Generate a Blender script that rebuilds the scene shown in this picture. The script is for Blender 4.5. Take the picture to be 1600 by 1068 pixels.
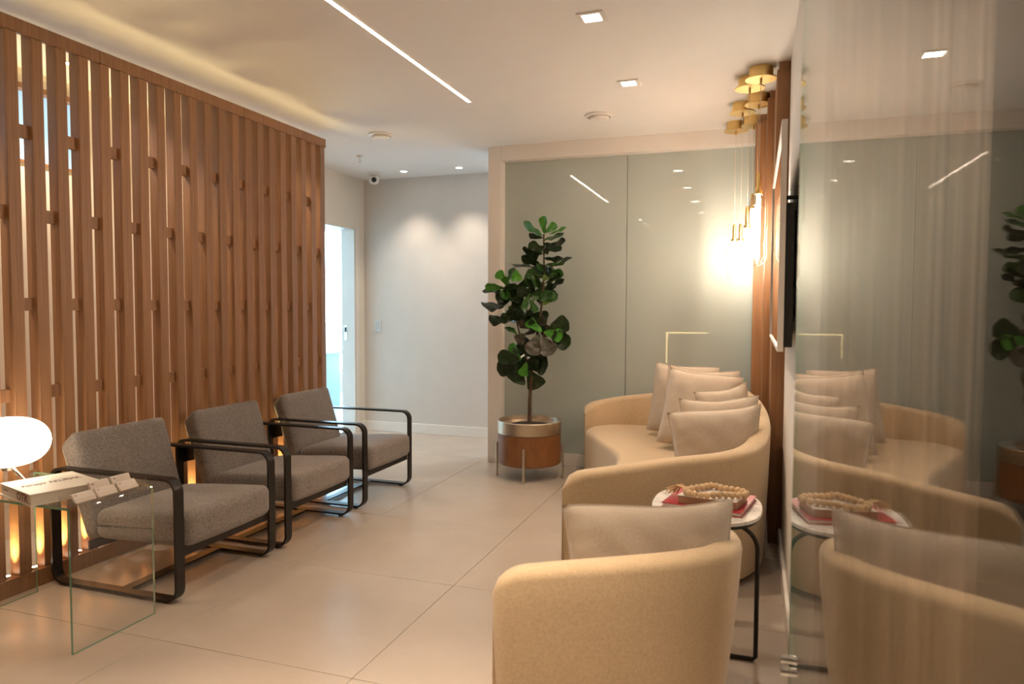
import bpy, bmesh, math, random
from math import sin, cos, pi, sqrt, radians
from mathutils import Vector, Matrix
random.seed(11)
for o in list(bpy.data.objects):
    bpy.data.objects.remove(o)
scene = bpy.context.scene
COL = scene.collection

# ------------------------------------------------------------------ camera
CAMZ = 1.3277
YAW, PIT, ROL = -.3318, -.0478, .0035
fw = Vector((sin(YAW)*cos(PIT), cos(YAW)*cos(PIT), sin(PIT)))
rt = Vector((cos(YAW), -sin(YAW), 0)); up = rt.cross(fw)
RT = cos(ROL)*rt + sin(ROL)*up; UP = -sin(ROL)*rt + cos(ROL)*up
cam = bpy.data.cameras.new('camera'); camo = bpy.data.objects.new('camera', cam); COL.objects.link(camo)
M = Matrix((RT, UP, -fw)).transposed().to_4x4(); M.translation = (0, 0, CAMZ); camo.matrix_world = M
cam.sensor_width = 36.0; cam.lens = 1103/1600*36; cam.clip_start = .02; cam.clip_end = 100
cam.dof.use_dof = True; cam.dof.focus_distance = 3.9; cam.dof.aperture_fstop = 2.4
scene.camera = camo

# ------------------------------------------------------------------ world, exposure
w = bpy.data.worlds.new('world'); scene.world = w; w.use_nodes = True
w.node_tree.nodes['Background'].inputs[0].default_value = (.72, .86, 1, 1)
w.node_tree.nodes['Background'].inputs[1].default_value = 1.0
vs = scene.view_settings
vs.view_transform = 'Standard'; vs.look = 'None'; vs.gamma = 1; vs.use_curve_mapping = False
vs.exposure = 1.15

WARM = (1.0, .77, .56); WARMW = (1.0, .84, .68); AMBER = (1.0, .76, .36); COOL = (.62, .82, 1.0)

# ------------------------------------------------------------------ helpers
def tag(o, label=None, cat=None, group=None, kind=None):
    if label: o['label'] = label
    if cat: o['category'] = cat
    if group: o['group'] = group
    if kind: o['kind'] = kind
    return o

def thing(name, label, cat, loc=(0, 0, 0), group=None, rz=0):
    o = bpy.data.objects.new(name, None); COL.objects.link(o)
    o.empty_display_size = .1; o.location = loc; o.rotation_euler = (0, 0, rz)
    return tag(o, label, cat, group)

def copy_tree(o, parent=None):
    c = o.copy(); COL.objects.link(c); c.parent = parent
    for ch in list(o.children): copy_tree(ch, c)
    return c

class MB:
    def __init__(s): s.v = []; s.f = []; s.m = []; s.uv = None
    def add(s, vs, fs, mi=0):
        n = len(s.v); s.v += [tuple(p) for p in vs]
        s.f += [tuple(i+n for i in f) for f in fs]; s.m += [mi]*len(fs); return s
    def box(s, x0, x1, y0, y1, z0, z1, mi=0):
        v = [(x, y, z) for x in (x0, x1) for y in (y0, y1) for z in (z0, z1)]
        return s.add(v, [(0, 1, 3, 2), (4, 6, 7, 5), (0, 4, 5, 1), (2, 3, 7, 6), (0, 2, 6, 4), (1, 5, 7, 3)], mi)
    def tube(s, path, r, n=8, closed=False, mi=0, caps=True):
        P = [Vector(p) for p in path]; N = len(P); R = r if isinstance(r, (list, tuple)) else [r]*N
        vs = []; prev = None
        for i, p in enumerate(P):
            if closed: t = P[(i+1) % N]-P[i-1]
            else: t = P[min(i+1, N-1)]-P[max(i-1, 0)]
            t.normalize()
            if prev is None:
                a = Vector((0, 0, 1)) if abs(t.z) < .9 else Vector((1, 0, 0))
                u = t.cross(a).normalized()
            else:
                u = (prev-t*prev.dot(t)).normalized()
            prev = u; b = t.cross(u)
            vs += [p+(u*cos(2*pi*k/n)+b*sin(2*pi*k/n))*R[i] for k in range(n)]
        fs = []
        for i in range(N if closed else N-1):
            j = (i+1) % N
            for k in range(n):
                k2 = (k+1) % n; fs.append((i*n+k, j*n+k, j*n+k2, i*n+k2))
        if not closed and caps:
            fs.append(tuple(range(n))); fs.append(tuple((N-1)*n+k for k in range(n))[::-1])
        return s.add(vs, fs, mi)
    def lathe(s, prof, n=24, c=(0, 0, 0), mi=0, cap=True):
        vs = []
        for r, z in prof:
            vs += [(c[0]+r*cos(2*pi*k/n), c[1]+r*sin(2*pi*k/n), c[2]+z) for k in range(n)]
        fs = []
        for i in range(len(prof)-1):
            for k in range(n):
                k2 = (k+1) % n; fs.append((i*n+k, i*n+k2, (i+1)*n+k2, (i+1)*n+k))
        if cap:
            if prof[0][0] > 1e-5: fs.append(tuple(range(n))[::-1])
            if prof[-1][0] > 1e-5: fs.append(tuple((len(prof)-1)*n+k for k in range(n)))
        return s.add(vs, fs, mi)
    def prism(s, poly, axis, a0, a1, mi=0):
        """poly of 2d points extruded along axis 'x','y','z'"""
        def mk(p, a):
            return {'x': (a, p[0], p[1]), 'y': (p[0], a, p[1]), 'z': (p[0], p[1], a)}[axis]
        n = len(poly); v = [mk(p, a0) for p in poly]+[mk(p, a1) for p in poly]
        f = [tuple(range(n))[::-1], tuple(range(n, 2*n))]+[(i, (i+1) % n, n+(i+1) % n, n+i) for i in range(n)]
        return s.add(v, f, mi)
    def bar_loop(s, pts, wid, thk, mi=0, closed=True):
        """flat bar following a path in local XZ, width along y (centred), thickness in the plane"""
        N = len(pts); vs = []
        for i, (x, z) in enumerate(pts):
            if closed: a = pts[i-1]; b = pts[(i+1) % N]
            else: a = pts[max(i-1, 0)]; b = pts[min(i+1, N-1)]
            tx, tz = b[0]-a[0], b[1]-a[1]; l = math.hypot(tx, tz); nx, nz = -tz/l, tx/l
            vs += [(x, -wid/2, z), (x, wid/2, z), (x+nx*thk, wid/2, z+nz*thk), (x+nx*thk, -wid/2, z+nz*thk)]
        fs = []
        for i in range(N if closed else N-1):
            j = (i+1) % N
            for k in range(4): fs.append((i*4+k, i*4+(k+1) % 4, j*4+(k+1) % 4, j*4+k))
        return s.add(vs, fs, mi)
    def shift(s, dx=0, dy=0, dz=0):
        s.v = [(a+dx, b+dy, c+dz) for a, b, c in s.v]; return s
    def build(s, name, mat, parent=None, bevel=0, seg=2, smooth=False, ang=35, fn=None, local=False, nofix=False):
        bm = bmesh.new(); V = [bm.verts.new(p) for p in s.v]
        for f, mi in zip(s.f, s.m):
            try: bm.faces.new([V[i] for i in f]).material_index = mi
            except ValueError: pass
        if not nofix: bmesh.ops.recalc_face_normals(bm, faces=bm.faces)
        if bevel:
            ed = [e for e in bm.edges if len(e.link_faces) == 2 and e.calc_face_angle(0) > radians(30)]
            bmesh.ops.bevel(bm, geom=ed, offset=bevel, segments=seg, profile=.5, affect='EDGES', clamp_overlap=True)
        if fn:
            for v in bm.verts: v.co = fn(v.co)
        if smooth:
            for f in bm.faces: f.smooth = True
            for e in bm.edges:
                if len(e.link_faces) == 2 and e.calc_face_angle(0) > radians(ang): e.smooth = False
        me = bpy.data.meshes.new(name); bm.to_mesh(me); bm.free()
        for m_ in (mat if isinstance(mat, (list, tuple)) else [mat]): me.materials.append(m_)
        o = bpy.data.objects.new(name, me); COL.objects.link(o)
        if parent is not None:
            o.parent = parent
            if not local:
                L = parent.location
                me.transform(Matrix.Translation((-L[0], -L[1], -L[2])))
        return o

def struct(o): o['kind'] = 'structure'; return o
def bx(*a): return MB().box(*a)

def catmull(P, n):
    P = [Vector(p) for p in P]; Q = [P[0]*2-P[1]]+P+[P[-1]*2-P[-2]]; out = []
    for i in range(1, len(Q)-2):
        for k in range(n):
            t = k/n; a, b, c, d = Q[i-1], Q[i], Q[i+1], Q[i+2]
            out.append(.5*((2*b)+(c-a)*t+(2*a-5*b+4*c-d)*t*t+(3*b-a-3*c+d)*t**3))
    out.append(P[-1]); return out

def even(P, n):
    L = [0]
    for a, b in zip(P, P[1:]): L.append(L[-1]+(b-a).length)
    out = []; j = 0
    for k in range(n):
        s = L[-1]*k/(n-1)
        while j < len(P)-2 and L[j+1] < s: j += 1
        t = (s-L[j])/max(1e-9, L[j+1]-L[j]); out.append(P[j].lerp(P[j+1], min(1, max(0, t))))
    return out

# ------------------------------------------------------------------ materials
class NT:
    def __init__(s, name):
        s.mat = bpy.data.materials.new(name); s.mat.use_nodes = True
        s.t = s.mat.node_tree; s.n = s.t.nodes; s.p = s.n['Principled BSDF']; s.out = s.n['Material Output']
    def new(s, t, **k):
        n = s.n.new(t)
        for a, b in k.items(): setattr(n, a, b)
        return n
    def link(s, a, b): s.t.links.new(a, b)
    def set(s, **k):
        for a, b in k.items(): s.p.inputs[a.replace('_', ' ')].default_value = b
    def tex(s, scale=(1, 1, 1), coord='Object'):
        tc = s.new('ShaderNodeTexCoord'); mp = s.new('ShaderNodeMapping'); mp.inputs['Scale'].default_value = scale
        s.link(tc.outputs[coord], mp.inputs[0]); return mp.outputs[0]
    def noise(s, vec, scale, detail=4, rough=.55, dist=0):
        n = s.new('ShaderNodeTexNoise'); n.inputs['Scale'].default_value = scale; n.inputs['Detail'].default_value = detail
        n.inputs['Roughness'].default_value = rough; n.inputs['Distortion'].default_value = dist
        s.link(vec, n.inputs['Vector']); return n.outputs['Fac']
    def ramp(s, fac, stops):
        r = s.new('ShaderNodeValToRGB'); e = r.color_ramp.elements
        e[0].position, e[0].color = stops[0][0], (*stops[0][1], 1); e[1].position, e[1].color = stops[-1][0], (*stops[-1][1], 1)
        for p, c in stops[1:-1]:
            k = e.new(p); k.color = (*c, 1)
        s.link(fac, r.inputs[0]); return r.outputs[0]
    def bump(s, h, st=.2, dist=.002):
        b = s.new('ShaderNodeBump'); b.inputs['Strength'].default_value = st; b.inputs['Distance'].default_value = dist
        s.link(h, b.inputs['Height']); s.link(b.outputs[0], s.p.inputs['Normal'])

def plain(name, col, rough=.5, metal=0, spec=.5, noise=.0):
    m = NT(name); m.set(Base_Color=(*col, 1), Roughness=rough, Metallic=metal, Specular_IOR_Level=spec)
    if noise:
        f = m.noise(m.tex(), 6, 5)
        c0 = tuple(c*(1-noise) for c in col); c1 = tuple(min(1, c*(1+noise)) for c in col)
        m.link(m.ramp(f, [(.3, c0), (.7, c1)]), m.p.inputs['Base Color'])
    return m.mat

def wood(name, dark, light, scale=(60, 60, 1.6), rough=.45, bands=3.0):
    m = NT(name); v = m.tex(scale)
    f = m.noise(v, 1.3, 8, .65, .4); g = m.noise(m.tex((scale[0]*5, scale[1]*5, scale[2]*2)), 1.0, 3)
    oi = m.new('ShaderNodeObjectInfo')
    a = m.new('ShaderNodeMath', operation='MULTIPLY_ADD'); a.inputs[1].default_value = .3; m.link(g, a.inputs[0]); m.link(f, a.inputs[2])
    r = m.ramp(a.outputs[0], [(.35, dark), (.62, tuple((d+l)/2 for d, l in zip(dark, light))), (.95, light)])
    hs = m.new('ShaderNodeHueSaturation'); mr = m.new('ShaderNodeMapRange'); mr.inputs[3].default_value = .88; mr.inputs[4].default_value = 1.1
    m.link(oi.outputs['Random'], mr.inputs[0]); m.link(mr.outputs[0], hs.inputs['Value']); m.link(r, hs.inputs['Color'])
    m.link(hs.outputs[0], m.p.inputs['Base Color']); m.set(Roughness=rough); m.bump(a.outputs[0], .12, .001)
    return m.mat

def fabric(name, c0, c1, sc=420, sheen=.25):
    m = NT(name); v = m.tex()
    a = m.noise(m.tex((sc, sc*.25, sc)), 1, 2); b = m.noise(m.tex((sc*.25, sc, sc*.3)), 1, 2); big = m.noise(v, 9, 3)
    s1 = m.new('ShaderNodeMath', operation='ADD'); m.link(a, s1.inputs[0]); m.link(b, s1.inputs[1])
    s2 = m.new('ShaderNodeMath', operation='MULTIPLY_ADD'); s2.inputs[1].default_value = .2; m.link(big, s2.inputs[0]); m.link(s1.outputs[0], s2.inputs[2])
    s3 = m.new('ShaderNodeMath', operation='MULTIPLY'); s3.inputs[1].default_value = .5; m.link(s2.outputs[0], s3.inputs[0])
    m.link(m.ramp(s3.outputs[0], [(.44, c0), (.67, c1)]), m.p.inputs['Base Color'])
    m.set(Roughness=.9, Specular_IOR_Level=.2, Sheen_Weight=sheen, Sheen_Roughness=.5); m.bump(s1.outputs[0], .12, .0012)
    return m.mat

def emit(name, col, st):
    m = NT(name); m.set(Base_Color=(*col, 1), Emission_Color=(*col, 1), Emission_Strength=st, Roughness=.5); return m.mat

def thin_glass(name, tint=(.97, .99, .98), f0=.04, rough=0.0):
    """see-through pane: Schlick reflection over a clear (unrefracted) view"""
    m = NT(name); m.n.remove(m.p)
    g = m.new('ShaderNodeNewGeometry'); d = m.new('ShaderNodeVectorMath', operation='DOT_PRODUCT')
    m.link(g.outputs['Incoming'], d.inputs[0]); m.link(g.outputs['Normal'], d.inputs[1])
    def mt(op, a, b=None):
        n = m.new('ShaderNodeMath', operation=op)
        if isinstance(a, (int, float)): n.inputs[0].default_value = a
        else: m.link(a, n.inputs[0])
        if b is not None:
            if isinstance(b, (int, float)): n.inputs[1].default_value = b
            else: m.link(b, n.inputs[1])
        return n.outputs[0]
    c = mt('ABSOLUTE', d.outputs['Value']); k = mt('POWER', mt('SUBTRACT', 1.0, c), 5.0)
    R = mt('ADD', mt('MULTIPLY', k, 1-f0), f0)
    t = m.new('ShaderNodeBsdfTransparent'); t.inputs[0].default_value = (*tint, 1)
    gl = m.new('ShaderNodeBsdfGlossy'); gl.inputs['Roughness'].default_value = rough
    mx = m.new('ShaderNodeMixShader'); m.link(R, mx.inputs[0]); m.link(t.outputs[0], mx.inputs[1]); m.link(gl.outputs[0], mx.inputs[2])
    m.link(mx.outputs[0], m.out.inputs[0]); return m.mat

MAT = {}
MAT['paint'] = plain('paint_white', (.80, .77, .73), .6, noise=.02)
MAT['ceil'] = plain('ceiling_paint', (.82, .80, .77), .75, noise=.01)
MAT['wallbeige'] = plain('wall_paint_greige', (.66, .62, .575), .55, noise=.02)
MAT['cream'] = plain('wall_paint_cream', (.78, .72, .62), .6, noise=.02)
MAT['trim'] = plain('lacquer_white', (.82, .78, .73), .35)
MAT['slat'] = wood('slat_wood', (.19, .083, .035), (.42, .215, .10))
MAT['panel'] = wood('panel_wood', (.21, .09, .036), (.43, .215, .092), (40, 40, 1.1))
MAT['potwood'] = wood('pot_veneer', (.16, .055, .018), (.33, .14, .045), (9, 9, 3))
MAT['greyfab'] = fabric('grey_tweed', (.165, .142, .128), (.315, .274, .252), 300)
MAT['linen'] = fabric('beige_linen', (.515, .385, .24), (.625, .48, .315), 330)
MAT['cushion'] = fabric('cushion_fabric', (.50, .418, .335), (.575, .487, .395), 420)
MAT['steel'] = plain('bronze_black_steel', (.020, .016, .013), .38, .35)
MAT['black'] = plain('black_plastic', (.012, .012, .012), .45)
MAT['brass'] = plain('brushed_brass', (.78, .56, .22), .32, 1)
MAT['chrome'] = plain('chrome', (.8, .79, .77), .12, 1)
MAT['steelbrush'] = plain('champagne_metal', (.62, .53, .42), .34, 1)
MAT['glass'] = thin_glass('clear_glass', (.985, .99, .985))
MAT['acrylic'] = thin_glass('clear_acrylic', (.99, .985, .98), .05)
m = NT('glass_edge_green'); m.set(Base_Color=(.16, .42, .30, 1), Roughness=.08, Transmission_Weight=.35, Specular_IOR_Level=.8); MAT['glassedge'] = m.mat
MAT['bulbglass'] = thin_glass('pendant_glass', (.985, .975, .96), .06)
m = NT('back_painted_glass'); m.set(Base_Color=(.435, .485, .452, 1), Roughness=.28, Specular_IOR_Level=.35, Coat_Weight=1, Coat_Roughness=.012, Coat_IOR=1.5); MAT['green'] = m.mat
m = NT('soil'); f = m.noise(m.tex(), 60, 6); m.link(m.ramp(f, [(.35, (.010, .006, .004)), (.7, (.07, .04, .025))]), m.p.inputs['Base Color']); m.set(Roughness=.95); m.bump(f, .9, .02); MAT['soil'] = m.mat
m = NT('bark'); f = m.noise(m.tex((30, 30, 8)), 2, 6); m.link(m.ramp(f, [(.3, (.035, .018, .010)), (.7, (.12, .07, .04))]), m.p.inputs['Base Color']); m.set(Roughness=.9); m.bump(f, .6, .006); MAT['bark'] = m.mat
# floor tiles
m = NT('porcelain_tile'); oi = m.new('ShaderNodeObjectInfo')
tc = m.new('ShaderNodeTexCoord'); ad = m.new('ShaderNodeVectorMath', operation='ADD'); m.link(tc.outputs['Object'], ad.inputs[0]); m.link(oi.outputs['Location'], ad.inputs[1])
f = m.noise(ad.outputs[0], 3.0, 7, .6, .3); f2 = m.noise(ad.outputs[0], 40, 4)
mm = m.new('ShaderNodeMath', operation='MULTIPLY_ADD'); mm.inputs[1].default_value = .22; m.link(f2, mm.inputs[0]); m.link(f, mm.inputs[2])
m.link(m.ramp(mm.outputs[0], [(.30, (.46, .39, .33)), (.62, (.49, .418, .355)), (.95, (.52, .445, .38))]), m.p.inputs['Base Color'])
rr = m.new('ShaderNodeMapRange'); rr.inputs[3].default_value = .25; rr.inputs[4].default_value = .28; m.link(f, rr.inputs[0]); m.link(rr.outputs[0], m.p.inputs['Roughness'])
m.set(Specular_IOR_Level=.5); MAT['tile'] = m.mat
MAT['grout'] = plain('grout', (.20, .16, .13), .9)
MAT['bluefloor'] = plain('pale_office_floor', (.62, .66, .70), .3)
m = NT('marble'); v = m.tex(); f = m.noise(v, 5, 8, .6, 1.6); m.link(m.ramp(f, [(.40, (.80, .77, .73)), (.52, (.74, .70, .66)), (.56, (.50, .46, .42)), (.60, (.78, .75, .71))]), m.p.inputs['Base Color']); m.set(Roughness=.2); MAT['marble'] = m.mat

# ------------------------------------------------------------------ lamps
def lamp(kind, name, loc, energy, col, rot=(0, 0, 0), size=.05, angle=100, blend=.6):
    l = bpy.data.lights.new(name, kind); l.energy = energy; l.color = col
    if kind == 'SPOT': l.spot_size = radians(angle); l.spot_blend = blend; l.shadow_soft_size = size
    elif kind == 'POINT': l.shadow_soft_size = size
    elif kind == 'AREA': l.size = size
    o = bpy.data.objects.new(name, l); COL.objects.link(o); o.location = loc; o.rotation_euler = rot; return o

# ================================================================== SETTING
H = 2.69
# floor: slab with single porcelain tiles on it
floor = struct(bx(-4.14, 1.9, -3.0, 6.9, -.10, -.014).build('floor', MAT['grout']))
floor['label'] = 'large beige porcelain tile floor with thin dark joints'
TX0, TY0, TS = -2.2443, 2.152, .9
tile_me = None
for i in range(-2, 5):
    for j in range(-6, 6):
        x, y = TX0+i*TS, TY0+j*TS
        if x > 1.9 or y > 6.9: continue
        if tile_me is None:
            o = bx(.0013, TS-.0013, .0013, TS-.0013, -.0135, 0).build('floor_tile', MAT['tile'], bevel=.0012, seg=1); tile_me = o.data
        else:
            o = bpy.data.objects.new('floor_tile', tile_me); COL.objects.link(o)
        o.parent = floor; o.location = (x, y, 0)
ceil = struct(bx(-9.2, 1.9, -3.0, 9.9, H, H+.1).build('ceiling', MAT['ceil']))
# far greige wall and hall walls
struct(bx(-4.14, -2.09, 6.71, 6.83, 0, H).build('wall_far', MAT['wallbeige']))
struct(bx(-4.0, -2.2, 6.692, 6.708, 0, .103).build('baseboard_far', MAT['trim'], bevel=.003))
wl = MB().box(-4.14, -4.0, 6.515, 6.71, 0, H).box(-4.14, -4.0, 5.2, 6.515, 2.153, H).box(-4.14, -4.0, -3, 5.2, 0, 2.16).box(-4.14, -4.0, -3, 1.2, 2.16, H).box(-4.14, -4.0, 3.34, 5.2, 2.16, H).box(-4.14, -4.0, 1.2, 3.34, 2.60, H)
struct(wl.build('wall_left', MAT['cream']))
struct(bx(-4.0, -3.985, 6.60, 6.69, 0, .103).build('baseboard_left', MAT['trim'], bevel=.003))
d1 = struct(MB().box(-4.155, -3.998, 6.505, 6.5145, 0, 2.152).box(-4.155, -3.998, 5.2, 6.5145, 2.143, 2.1525).build('door_1', MAT['paint']))
bx(-3.999, -3.992, 6.526, 6.575, 0, 2.165).build('casing', MAT['trim'], d1, bevel=.002)
lk = bx(-4.125, -4.085, 6.499, 6.507, .98, 1.14).build('lock_plate', MAT['chrome'], d1, bevel=.003)
bx(-4.115, -4.095, 6.494, 6.500, 1.07, 1.12).build('latch', MAT['black'], lk)
# clerestory in the passage behind the screen
w1 = struct(MB().box(-4.08, -4.06, 1.2, 3.34, 2.16, 2.60).build('window_1', emit('clerestory_daylight', (.36, .60, .84), .40)))
MB().box(-4.05, -3.985, 1.2, 3.34, 2.575, 2.605).box(-4.05, -3.985, 1.2, 3.34, 2.155, 2.17).build('window_frame', MAT['slat'], w1)
# daylit office beyond the door
struct(bx(-9.2, -4.14, 4.6, 9.9, -.1, 0).build('floor_office', MAT['bluefloor']))
struct(bx(-9.2, -4.5, 9.6, 9.7, 0, .27).build('wall_office', MAT['paint']))
struct(bx(-4.14, -4.06, 6.83, 9.9, 0, H).build('wall_office_side', MAT['paint']))
struct(bx(-9.3, -9.2, 4.6, 9.9, 0, H).build('wall_office_end', MAT['paint']))
struct(bx(-9.2, -4.14, 4.5, 4.6, 0, H).build('wall_office_near', MAT['paint']))
w2 = struct(bx(-9.2, -4.14, 9.66, 9.68, .27, 2.6).build('window_2', MAT['glass']))
fr = MB().box(-9.2, -4.14, 9.58, 9.66, .25, .31).box(-9.2, -4.14, 9.58, 9.66, 2.55, 2.69)
fr.build('window_frame', MAT['paint'], w2)
for k, (a, b) in enumerate(((-9.1, -7.5), (-7.44, -5.9), (-5.84, -4.2))):
    bl = thing('roller_blind', ['white roller blind over the office window, hidden end by the far wall', 'white roller blind in the middle of the office window', 'sunlit white roller blind seen through the open doorway'][k], 'blind', (a, 9.55, .33), 'roller blinds of the office window')
    bx(a, b, 9.545, 9.55, .36, 2.5).build('blind_cloth', emit('blind_glow', (.50, .80, 1.0), 5.5), bl)
    bx(a, b, 9.535, 9.56, .33, .36).build('bottom_bar', MAT['paint'], bl)
    MB().tube([(a, 9.55, 2.53), (b, 9.55, 2.53)], .03, 12).build('roller', MAT['paint'], bl)
    for z in (1.05, 1.75): bx(a, b, 9.54, 9.5445, z, z+.02).build('batten', MAT['paint'], bl)
# green back-painted glass partition
PY = 5.755
pw = struct(bx(-2.16, .30, 5.79, 5.90, 0, H).build('wall_glass', MAT['paint']))
for a, b in ((-2.056, -1.002), (-.998, .14)):
    bx(a, b, PY, 5.785, .108, 2.566).build('glass_panel', MAT['green'], pw, bevel=.0015, seg=1)
struct(MB().box(-2.17, -2.056, 5.66, 5.79, 0, H).build('trim_1', MAT['trim'], bevel=.003))
struct(MB().box(-2.054, .30, 5.66, 5.79, 2.566, H).build('trim_2', MAT['trim'], bevel=.003))
struct(MB().box(-2.06, -2.048, 5.672, 5.75, .0, 2.566).build('trim_3', MAT['trim']))
struct(MB().box(-2.215, -2.172, 5.80, 5.88, 0, H).build('trim_4', MAT['paint'], bevel=.003))
struct(bx(-2.05, .1, 5.738, 5.752, 0, .107).build('baseboard_glass', MAT['trim'], bevel=.003))
# right wall
WX = .158
struct(bx(WX, .30, 1.98, 4.20, 0, H).build('wall_right', MAT['paint'], bevel=.003))
struct(bx(.2, .30, 4.20, 5.79, 0, H).build('wall_right_recess', MAT['black']))
struct(bx(.140, WX-.001, 1.99, 4.19, 0, .10).build('baseboard_right', MAT['trim'], bevel=.003))
for k, (y0, y1, xf) in enumerate(((4.215, 4.735, .089), (4.745, 5.29, .048), (5.30, 5.65, -.022))):
    t = thing('wood_wall_panel', ['nearest tall reddish wood wall panel beside the television', 'middle tall wood wall panel between its two neighbours', 'farthest tall wood wall panel meeting the green glass'][k], 'wall panel', (xf, y0, 0), 'tall wood panels on the right wall')
    bx(xf, .185, y0, y1, 0, 2.645).build('panel_face', MAT['panel'], t, bevel=.002)
    bx(xf+.012, .185, y0+.012, y1, 2.646, H-.001).build('top_cap', MAT['slat'], t)
# room behind the camera
struct(bx(-4.14, 1.9, -3.1, -3.0, 0, H).build('wall_behind', MAT['wallbeige']))
# side room behind the glass door
struct(bx(1.8, 1.9, -3.0, 6.9, 0, H).build('wall_side_room', MAT['wallbeige']))
struct(bx(.30, 1.8, 5.79, 5.9, 0, H).build('wall_side_room_end', MAT['wallbeige']))
struct(bx(WX, .30, -3.0, -.75, 0, H).build('wall_right_near', MAT['paint']))
struct(bx(WX, .30, -.75, 1.98, 2.62, H).build('trim_5', MAT['trim']))

# glass door standing almost flush with the right wall
ga, gd = .014, .118
def gp(s):      # point on the glass plane at depth s
    return ((gd-s*sin(ga))/cos(ga), s)
gdoor = thing('glass_door', 'tall clear glass door pane in the right foreground mirroring the room', 'door', (gp(1.82)[0], 1.82, 0))
x0, x1 = gp(-.74)[0], gp(1.82)[0]
pane = MB(); th = .008
n = (cos(ga), sin(ga))
P = [(x0, -.74), (x1, 1.82), (x1+n[0]*th, 1.82+n[1]*th), (x0+n[0]*th, -.74+n[1]*th)]
v = [(p[0], p[1], .012) for p in P]+[(p[0], p[1], 2.60) for p in P]
pane.add(v, [(0, 1, 5, 4), (2, 3, 7, 6)], 0); pane.add(v, [(1, 2, 6, 5), (3, 0, 4, 7), (0, 3, 2, 1), (4, 5, 6, 7)], 1)
pane.build('pane', [MAT['glass'], MAT['glassedge']], gdoor)
for z in (.445, .475):
    MB().tube([(x1-.018, 1.81, z), (x1+.026, 1.81, z)], .011, 14).build('clamp_stud', MAT['chrome'], gdoor, smooth=True)
bx(x1-.004, x1+.014, 1.795, 1.83, .012, .05).build('patch_fitting', MAT['chrome'], gdoor, bevel=.003)

# curtain behind the glass door
cv = MB(); NN = 150; vs_ = []
for k in range(NN+1):
    x = .172+.338*k/NN; y = 1.915+.022*sin(x*92+1.2*sin(x*23))+.008*sin(x*210)
    vs_ += [(x, y, .02), (x, y, 2.60)]
cv.add(vs_, [(2*k, 2*k+2, 2*k+3, 2*k+1) for k in range(NN)])
m = NT('curtain_cloth'); m.set(Base_Color=(.58, .49, .40, 1), Roughness=.9, Subsurface_Weight=0)
tr = m.new('ShaderNodeBsdfTranslucent'); tr.inputs[0].default_value = (.6, .5, .4, 1); mx = m.new('ShaderNodeMixShader'); mx.inputs[0].default_value = .4
m.link(m.p.outputs[0], mx.inputs[1]); m.link(tr.outputs[0], mx.inputs[2]); m.link(mx.outputs[0], m.out.inputs[0])
ct = cv.build('curtain', m.mat, smooth=True)
md = ct.modifiers.new('thick', 'SOLIDIFY'); md.thickness = .003
tag(ct, 'pale beige curtain hanging behind the glass door', 'curtain')

# ================================================================== SLATTED SCREEN
SX = -3.2; SP = .1213; SW = .059
scr = thing('slatted_screen', 'floor-to-ceiling reddish wood slat screen behind the grey armchairs', 'screen', (SX, 4.79, 0))
y_first = 2.3-SP*17; slat_me = None; slats = []
k = 0; y = y_first
while y < 4.78:
    slats.append(y)
    if slat_me is None:
        o = MB().prism([(0, .082), (0, 2.572), (-.0205, 2.572), (-.0205, 2.634), (-.061, 2.634), (-.061, .082)], 'y', 0, SW).build('slat', MAT['slat'], bevel=.0015, seg=1); slat_me = o.data
    else:
        o = bpy.data.objects.new('slat', slat_me); COL.objects.link(o)
    o.parent = scr; o.location = (0, y-4.79, 0); y += SP
blk = bx(-.048, -.022, 0, SP-SW, -.03, .03).build('spacer_block', MAT['slat'], bevel=.001, seg=1); used = False
for i, y in enumerate(slats[:-1]):
    rows = (1.758, .918) if (i-17) % 2 else (2.138, 1.338, .52)
    for z in rows:
        o = blk if not used else bpy.data.objects.new('spacer_block', blk.data)
        if used: COL.objects.link(o)
        used = True; o.parent = scr; o.location = (0, y+SW-4.79, z)
ends = [y_first-.03, .62, 1.71, 2.79, 3.87, 4.80]
for a, b in zip(ends, ends[1:]):
    bx(SX-.020, SX+.003, a+.0008, b-.0008, 2.573, 2.637).build('top_rail', MAT['slat'], scr, bevel=.0012, seg=1)
    bx(SX-.075, SX+.004, a+.0008, b-.0008, 0.0005, .080).build('base_rail', MAT['slat'], scr, bevel=.0012, seg=1)
lens = emit('uplight_lens', (1, .86, .70), 28)
ul = MB().lathe([(0.0135, -.004), (.0135, .003), (.009, .004)], 14).build('uplight', MAT['brass'], scr, local=True)
ull = MB().lathe([(.009, .0042), (.006, .006), (.0001, .0065)], 14).build('lens', lens, ul, local=True)
us = bpy.data.lights.new('uplight_beam', 'SPOT'); us.energy = 15; us.color = AMBER; us.spot_size = radians(58); us.spot_blend = .8; us.shadow_soft_size = .012
fst = True
for y in slats[:-1]:
    if y < 1.0: continue
    if fst: a = ul; fst = False
    else: a = copy_tree(ul, scr)
    a.location = (-.034, y+SW+.031-4.79, .0835)
    l = bpy.data.objects.new('uplight_beam', us); COL.objects.link(l); l.location = (SX-.034, y+SW+.031, .095); l.rotation_euler = (pi, 0, 0)
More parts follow.
